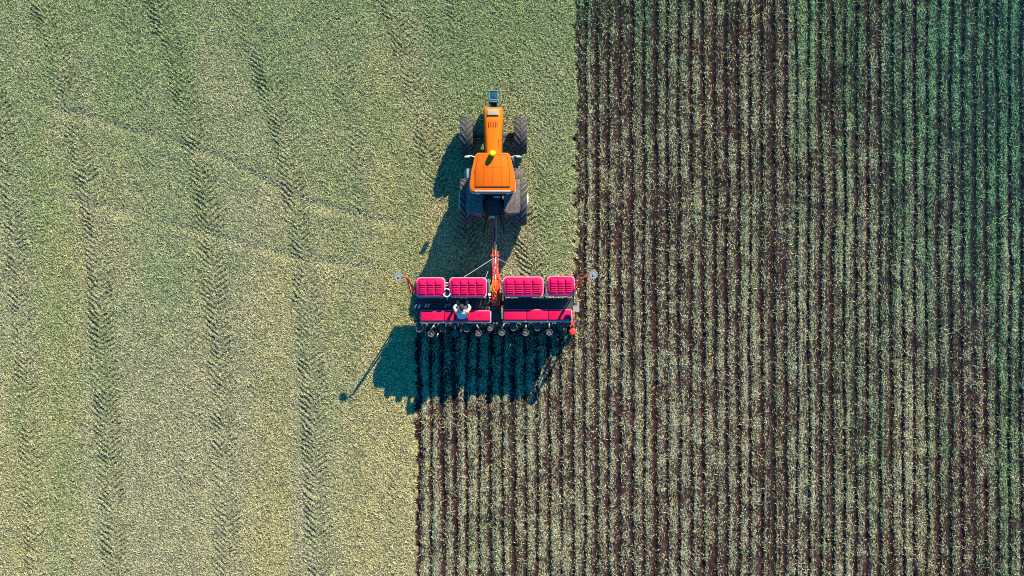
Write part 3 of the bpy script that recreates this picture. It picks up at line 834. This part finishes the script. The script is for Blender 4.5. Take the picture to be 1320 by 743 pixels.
# drawbar
mb = MB()
hitch = Vector((TX, TY - .90, .52)) - c0; hitch.z = .52
yA = L_(638, 332, 1.2)
for s in (-1, 1):
    mb.tube([hitch + Vector((s * .02, -.05, 0)), Vector((hitch.x + s * .07, hitch.y - .7, .58)), Vector((s * .09, ymid + .1, .8))], .05)
mb.cyl(hitch + Vector((0, .03, -.03)), hitch + Vector((0, .03, .06)), .08); mb.build('drawbar', M['frame'], drill)
mb = MB(); p = L_(638.5, 404, 1.2); mb.box((p.x, p.y, 1.0), (.40, .62, .5), .04); mb.cyl((p.x, p.y - .1, 1.25), (p.x, p.y - .1, 1.32), .14, seg=24); mb.build('dark_filler_box', M['frame'], drill)  # added box, keeps the sunlit gap between the hoppers dark
# red headstock above it
mb = MB()
t0, t1, t2 = L_(638, 329, 1.05), L_(639, 357, 1.5), L_(638.5, 394, 1.45)
mb.loft([[(t0.x - .06, t0.y, .9), (t0.x + .06, t0.y, .9), (t0.x + .06, t0.y, 1.05), (t0.x - .06, t0.y, 1.05)],
         [(t1.x - .13, t1.y, .95), (t1.x + .13, t1.y, .95), (t1.x + .11, t1.y, 1.45), (t1.x - .11, t1.y, 1.45)],
         [(t2.x - .16, t2.y, .75), (t2.x + .16, t2.y, .75), (t2.x + .12, t2.y, 1.4), (t2.x - .12, t2.y, 1.4)]])
mb.box((t2.x, t2.y + .2, .85), (.5, .5, .15), .02)
mb.build('headstock', M['red'], drill)
mb = MB(); mb.box(L_(638, 330, 1.1), (.30, .08, .06), .015); mb.box(L_(637.2, 326, 1.08), (.05, .16, .05), .01); mb.box(L_(641.5, 327, 1.08), (.05, .14, .05), .01); mb.build('hose_clamp', M['red'], drill)
rs = random.Random(3)
def loop_hose(xs, ya, yb, z, r, mat, wig=2.2, n=14):
    pts = []
    for k in range(n):
        u = k / (n - 1)
        pts.append(L_(xs + math.sin(u * 9 + rs.random() * 2) * wig, ya + (yb - ya) * u, z + .10 * math.sin(u * PI) + rs.random() * .05))
    MB().tube(pts, r, 7).build('hose', mat, drill)
for k, (xs, ya, yb, z, r, mt) in enumerate(((634.5, 357, 389, 1.62, .030, 'hose_orange'), (637, 360, 390, 1.66, .028, 'hose_orange'), (640.5, 357, 393, 1.60, .028, 'hose_red'), (642.5, 364, 395, 1.58, .030, 'hose_red'), (636, 370, 394, 1.6, .028, 'hose_red'),
                                         (639, 362, 391, 1.70, .022, 'hose_orange'), (641, 333, 372, 1.58, .022, 'hose_red'), (636.5, 334, 362, 1.5, .022, 'hose_red'))):
    loop_hose(xs, ya, yb, z, r, M[mt], 1.6)
MB().tube([L_(638.8, 332, 1.3), L_(638.6, 345, 1.58), L_(638.4, 361, 1.72)], .016).build('hose', M['white'], drill)
for s, xs in ((-1, 635.2), (1, 638.8)):
    MB().tube([Vector((hitch.x + s * .10, hitch.y + .45, 1.0)), L_(xs + .6, 305, 1.0), L_(xs, 318, .95), L_(xs - .2, 330, 1.12)], .020).build('hose', M['hose_red'] if s < 0 else M['grey'], drill)
for k, (xs, z, r) in enumerate(((636.0, .9, .014), (640.0, .95, .016), (637.6, 1.05, .012))):
    MB().tube([Vector((hitch.x + (k - 1) * .07, hitch.y + .5, 1.05)), Vector((hitch.x + (k - 1) * .12, hitch.y - .1, .72)), L_(xs, 312, z), L_(xs + (k - 1) * .8, 332, 1.15), L_(xs, 345, 1.4)], r).build('hose', M['hose_black'], drill)
# stay rods
for (a_, b_) in (((636.5, 333, 1.2), (598, 357.5, 1.9)), ((642, 333.5, 1.2), (684, 358, 1.9)), ((629, 350, 1.5), (625.5, 360, 2.0))):
    MB().tube([L_(*a_), L_(*b_)], .010).build('stay_rod', M['grey'], drill)
MB().tube([L_(629.5, 360, 1.7), L_(630.5, 368, 1.75), L_(630, 378, 1.7), L_(632, 386, 1.5)], .03).build('hose', M['teal_edge'], drill)
mb = MB(); mb.box(L_(630.8, 380, 1.9), (.10, .10, .12), .03); mb.build('valve_block', M['white'], drill)
MB().tube([L_(631.5, 384, 1.7), L_(630.5, 390, 1.5), L_(628, 392, 1.4)], .018).build('hose', M['light'], drill)

# folded row markers at both ends
def marker(side, base, mid, elbow, tip, disc):
    mb = MB(); b_, m_, e_, t_, d_ = (L_(*p) for p in (base, mid, elbow, tip, disc))
    for k in (-.045, .045): mb.tube([b_ + Vector((k, 0, 0)), m_ + Vector((k * .8, 0, 0)), e_ + Vector((k * .3, 0, 0))], .026)
    for k in range(5):
        u = (k + .5) / 5; p = b_.lerp(m_, u) if u < .5 else m_.lerp(e_, u - .2); mb.cyl(p + Vector((-.05, 0, 0)), p + Vector((.05, 0, 0)), .018)
    mb.tube([e_, e_.lerp(t_, .6) + Vector((0, .0, .04)), t_], .032)
    mb.box(b_ + Vector((-side * .12, 0, -.05)), (.34, .14, .20), .02)
    mb.cyl(b_ + Vector((-side * .16, .05, .08)), m_ + Vector((-side * .05, .02, 0)), .028)
    o = mb.build('marker_arm', M['red'], drill)
    mb = MB(); c = d_
    mb.lathe([(-.012, .002), (-.03, .08), (-.022, .128), (.0, .135), (.004, .128), (-.008, .08), (.012, .002)], 'z', c=c, seg=28); mb.build('marker_disc', M['disc'], o)
    mb = MB()
    for k in range(12):
        a = 2 * PI * k / 12; mb.box(c + Vector((.145 * math.cos(a), .145 * math.sin(a), -.005)), (.04, .026, .012), rot=Matrix.Rotation(a, 4, 'Z'))
    mb.cyl(c + Vector((0, 0, -.08)), c + Vector((0, 0, .03)), .035); mb.build('disc_teeth', M['disc'], o)
    MB().tube([b_ + Vector((0, -.02, .1)), b_ + Vector((side * .03, -.16, .1))], .02).build('pivot_pin', M['light'], o)
marker(-1, (531, 377, 1.0), (528.2, 367, 2.0), (525.2, 358.5, 2.72), (518.5, 356.3, 2.84), (514, 357, 2.82))
marker(1, (741.5, 373, 1.0), (744.5, 368, 1.9), (750, 359.5, 2.72), (759.5, 354.6, 2.84), (765, 354.2, 2.82))

# ================================================================== PERSON
def skin_mesh(name, verts, edges, radii, mat, parent, root=0, sub=2):
    me = bpy.data.meshes.new(name); me.from_pydata([tuple(v) for v in verts], edges, [])
    o = bpy.data.objects.new(name, me); col.objects.link(o)
    mod = o.modifiers.new('skin', 'SKIN'); mod.use_smooth_shade = True
    sv = me.skin_vertices[0].data if me.skin_vertices else None
    if sv is None:
        bm = bmesh.new(); bm.from_mesh(me); bm.verts.layers.skin.verify(); bm.to_mesh(me); bm.free(); sv = me.skin_vertices[0].data
    for i, r in enumerate(radii):
        sv[i].radius = (r, r) if not isinstance(r, tuple) else r
        sv[i].use_root = (i == root)
    ss = o.modifiers.new('sub', 'SUBSURF'); ss.levels = sub; ss.render_levels = sub
    dg = bpy.context.evaluated_depsgraph_get(); dg.update()
    m2 = bpy.data.meshes.new_from_object(o.evaluated_get(dg)); m2.name = name
    o.modifiers.clear(); old = o.data; o.data = m2; bpy.data.meshes.remove(old)
    m2.materials.clear(); m2.materials.append(mat)
    for p in m2.polygons: p.use_smooth = True
    if parent is not None: o.parent = parent
    return o
# seated on the rear hopper, feet on the walkway, leaning forward with the hands on the lid edge
pz = 1.83
pc = W(596, 409, 1.9)
person = thing('person', 'person in blue grey vest and white sleeves sitting on the rear crimson hopper', 'person', (pc.x, pc.y, pz))
# local: y forward (to the tractor), z up from the lid
hip = Vector((0, 0, .11)); spine = Vector((0, .06, .30)); chest = Vector((0, .17, .47)); neck = Vector((0, .25, .555)); head = Vector((0, .34, .60))
Vv = [hip, spine, chest, neck, Vector((0, .29, .575))]; Ee = [(0, 1), (1, 2), (2, 3), (3, 4)]; Rr = [(.155, .11), (.15, .10), (.165, .11), .055, .05]
def add(chain, radii, start):
    prev = start
    for p, r in zip(chain, radii):
        Vv.append(Vector(p)); Rr.append(r); Ee.append((prev, len(Vv) - 1)); prev = len(Vv) - 1
    return prev
arms = {}; legs = {}
for s in (-1, 1):
    sh = (s * .19, .19, .46); el = (s * .27, .33, .26); wr = (s * .19, .44, .085); pm = (s * .165, .485, .04)
    arms[s] = (sh, el, wr)
    e = add([sh, el, wr, pm], [.062, .047, .031, .034], 2)
    for k, (dx, ln_) in enumerate(((-.028, .055), (-.009, .066), (.010, .062), (.028, .048))):
        a = (pm[0] + dx, pm[1] + .04, pm[2] - .01); b = (a[0] + dx * .2, a[1] + ln_ * .6, a[2] - .014); c = (b[0], b[1] + ln_ * .3, b[2] - .028)
        add([a, b, c], [.010, .009, .008], e)
    add([(pm[0] - s * .04, pm[1] - .0, pm[2] - .005), (pm[0] - s * .055, pm[1] + .03, pm[2] - .012)], [.012, .009], e)
    kn = (s * .13, .42, .10); an = (s * .13, .40, -.38 - .12); ft = (s * .14, .50, -.575); 
    kn = (s * .12, .40, .09); an = (s * .12, .38, -.50); ft = (s * .13, .49, -.565)
    legs[s] = (kn, an, ft)
    add([(s * .095, .04, .10), kn, an, (s * .12, .39, -.56), ft], [.095, .068, .045, .045, .038], 0)
body = skin_mesh('body', Vv, Ee, Rr, M['skin'], person)
# head with face, joined into the body mesh
bm = bmesh.new(); bm.from_mesh(body.data)
b2 = bmesh.new(); bmesh.ops.create_uvsphere(b2, u_segments=24, v_segments=16, radius=1.0)
for v in b2.verts:
    x_, y_, z_ = v.co
    k = 1 - .22 * max(0, -z_) ** 1.5
    v.co = Vector((x_ * .076 * k, y_ * .098 * (1 - .08 * max(0, -z_)), z_ * .118))
    if y_ > .5 and abs(x_) < .28 and -.35 < z_ < .15: v.co.y += .018 * (1 - abs(x_) / .28)
    if abs(x_) > .9 and abs(z_) < .25: v.co.x *= 1.14
    if y_ > .75 and .1 < abs(x_) < .5 and .1 < z_ < .3: v.co.y -= .008
Rh = Matrix.Translation(head) @ Matrix.Rotation(math.radians(-42), 4, 'X')
bmesh.ops.transform(b2, matrix=Rh, verts=b2.verts)
tmp = bpy.data.meshes.new('t'); b2.to_mesh(tmp); b2.free(); bm.from_mesh(tmp); bpy.data.meshes.remove(tmp)
for f in bm.faces: f.smooth = True
bm.to_mesh(body.data); bm.free()
def headpart(name, mat, cond, k):
    b = bmesh.new(); bmesh.ops.create_uvsphere(b, u_segments=24, v_segments=16, radius=1.0)
    bmesh.ops.delete(b, geom=[v for v in b.verts if not cond(v.co)], context='VERTS')
    for v in b.verts: v.co = Vector((v.co.x * .076 * k, v.co.y * .098 * k, v.co.z * .118 * k))
    ex = bmesh.ops.solidify(b, geom=b.faces[:], thickness=-.008)
    bmesh.ops.transform(b, matrix=Rh, verts=b.verts)
    mb = MB(); mb._merge(b); return mb
headpart('hair', None, lambda c: c.z > .25 - .9 * (c.y < .25) * 1.0 and c.y < .8, 1.06).build('hair', M['hair'], person)
# clothes
def cloth(name, chains, mat, sub=2):
    v, e, r = [], [], []
    first = True
    for (pts, rad, st) in chains:
        prev = st
        for p, q_ in zip(pts, rad):
            v.append(Vector(p)); r.append(q_)
            if prev is not None: e.append((prev, len(v) - 1))
            prev = len(v) - 1
    return skin_mesh(name, v, e, r, mat, person, 0, sub)
cloth('vest', [([hip + Vector((0, 0, .02)), spine, chest, (0, .225, .53)], [(.172, .125), (.168, .122), (.190, .130), (.10, .075)], None)], M['vest'])
for s in (-1, 1):
    sh, el, wr = (Vector(p) for p in arms[s])
    cloth('sleeve', [([sh + Vector((-s * .03, 0, 0)), sh.lerp(el, .35), el, el.lerp(wr, .55), el.lerp(wr, .95)], [.066, .058, .052, .046, .040], None)], M['shirt'])
tr = [([hip + Vector((0, .0, 0))], [(.17, .12)], None)]
base_i = 0
v = [hip.copy()]; e = []; r = [(.172, .12)]
for s in (-1, 1):
    kn, an, ft = (Vector(p) for p in legs[s])
    prev = 0
    for p, q_ in ((Vector((s * .095, .05, .10)), .108), (kn, .082), (kn.lerp(an, .5), .068), (an + Vector((0, 0, .03)), .062)):
        v.append(p); r.append(q_); e.append((prev, len(v) - 1)); prev = len(v) - 1
skin_mesh('trousers', v, e, r, M['trousers'], person)
for s in (-1, 1):
    kn, an, ft = (Vector(p) for p in legs[s])
    mb = MB(); mb.box((ft.x, ft.y - .04, -.575), (.10, .27, .075), .03, seg=3); mb.cyl((an.x, an.y, -.56), (an.x, an.y, -.44), .052, bevel=.01); mb.build('boot', M['boot'], person)

# ================================================================== LIGHT, SKY, CAMERA
EL = math.radians(30.0)
sd = Vector((0.47, 0.883, 0)).normalized()
to_sun = Vector((sd.x * math.cos(EL), sd.y * math.cos(EL), math.sin(EL)))
sl = bpy.data.lights.new('sun', 'SUN'); sl.energy = 4.7; sl.angle = math.radians(0.5); sl.color = (1.0, 0.89, 0.62)
so = bpy.data.objects.new('sun', sl); col.objects.link(so); so.rotation_euler = (-to_sun).to_track_quat('-Z', 'Y').to_euler(); so.location = to_sun * 60
wd_ = bpy.data.worlds.new('World'); scn.world = wd_; wd_.use_nodes = True
nt = wd_.node_tree; nt.nodes.clear()
wo = nt.nodes.new('ShaderNodeOutputWorld'); bg = nt.nodes.new('ShaderNodeBackground'); sk = nt.nodes.new('ShaderNodeTexSky')
sk.sky_type = 'NISHITA'; sk.sun_disc = False; sk.sun_elevation = EL; sk.sun_rotation = math.atan2(sd.x, sd.y)
sk.air_density = 1.0; sk.dust_density = 0.2; sk.ozone_density = 3.0
hs = nt.nodes.new('ShaderNodeHueSaturation'); hs.inputs['Saturation'].default_value = 1.8
nt.links.new(sk.outputs['Color'], hs.inputs['Color']); nt.links.new(hs.outputs['Color'], bg.inputs['Color'])
bg.inputs['Strength'].default_value = 0.135
nt.links.new(bg.outputs['Background'], wo.inputs['Surface'])

cam = bpy.data.cameras.new('camera'); co = bpy.data.objects.new('camera', cam); col.objects.link(co)
cam.sensor_width = 36.0; cam.lens = 36.0 * H / (1320.0 / PPM); cam.clip_start = 0.5; cam.clip_end = 6000
co.location = (0, 0, H); co.rotation_euler = (0, 0, 0)
scn.camera = co
scn.view_settings.view_transform = 'Standard'; scn.view_settings.look = 'None'
scn.view_settings.exposure = 1.3; scn.view_settings.gamma = 1.0; scn.view_settings.use_curve_mapping = False
scn.cycles.use_denoising = False; scn.cycles.filter_width = 1.05
scn.cycles.max_bounces = 6; scn.cycles.diffuse_bounces = 2
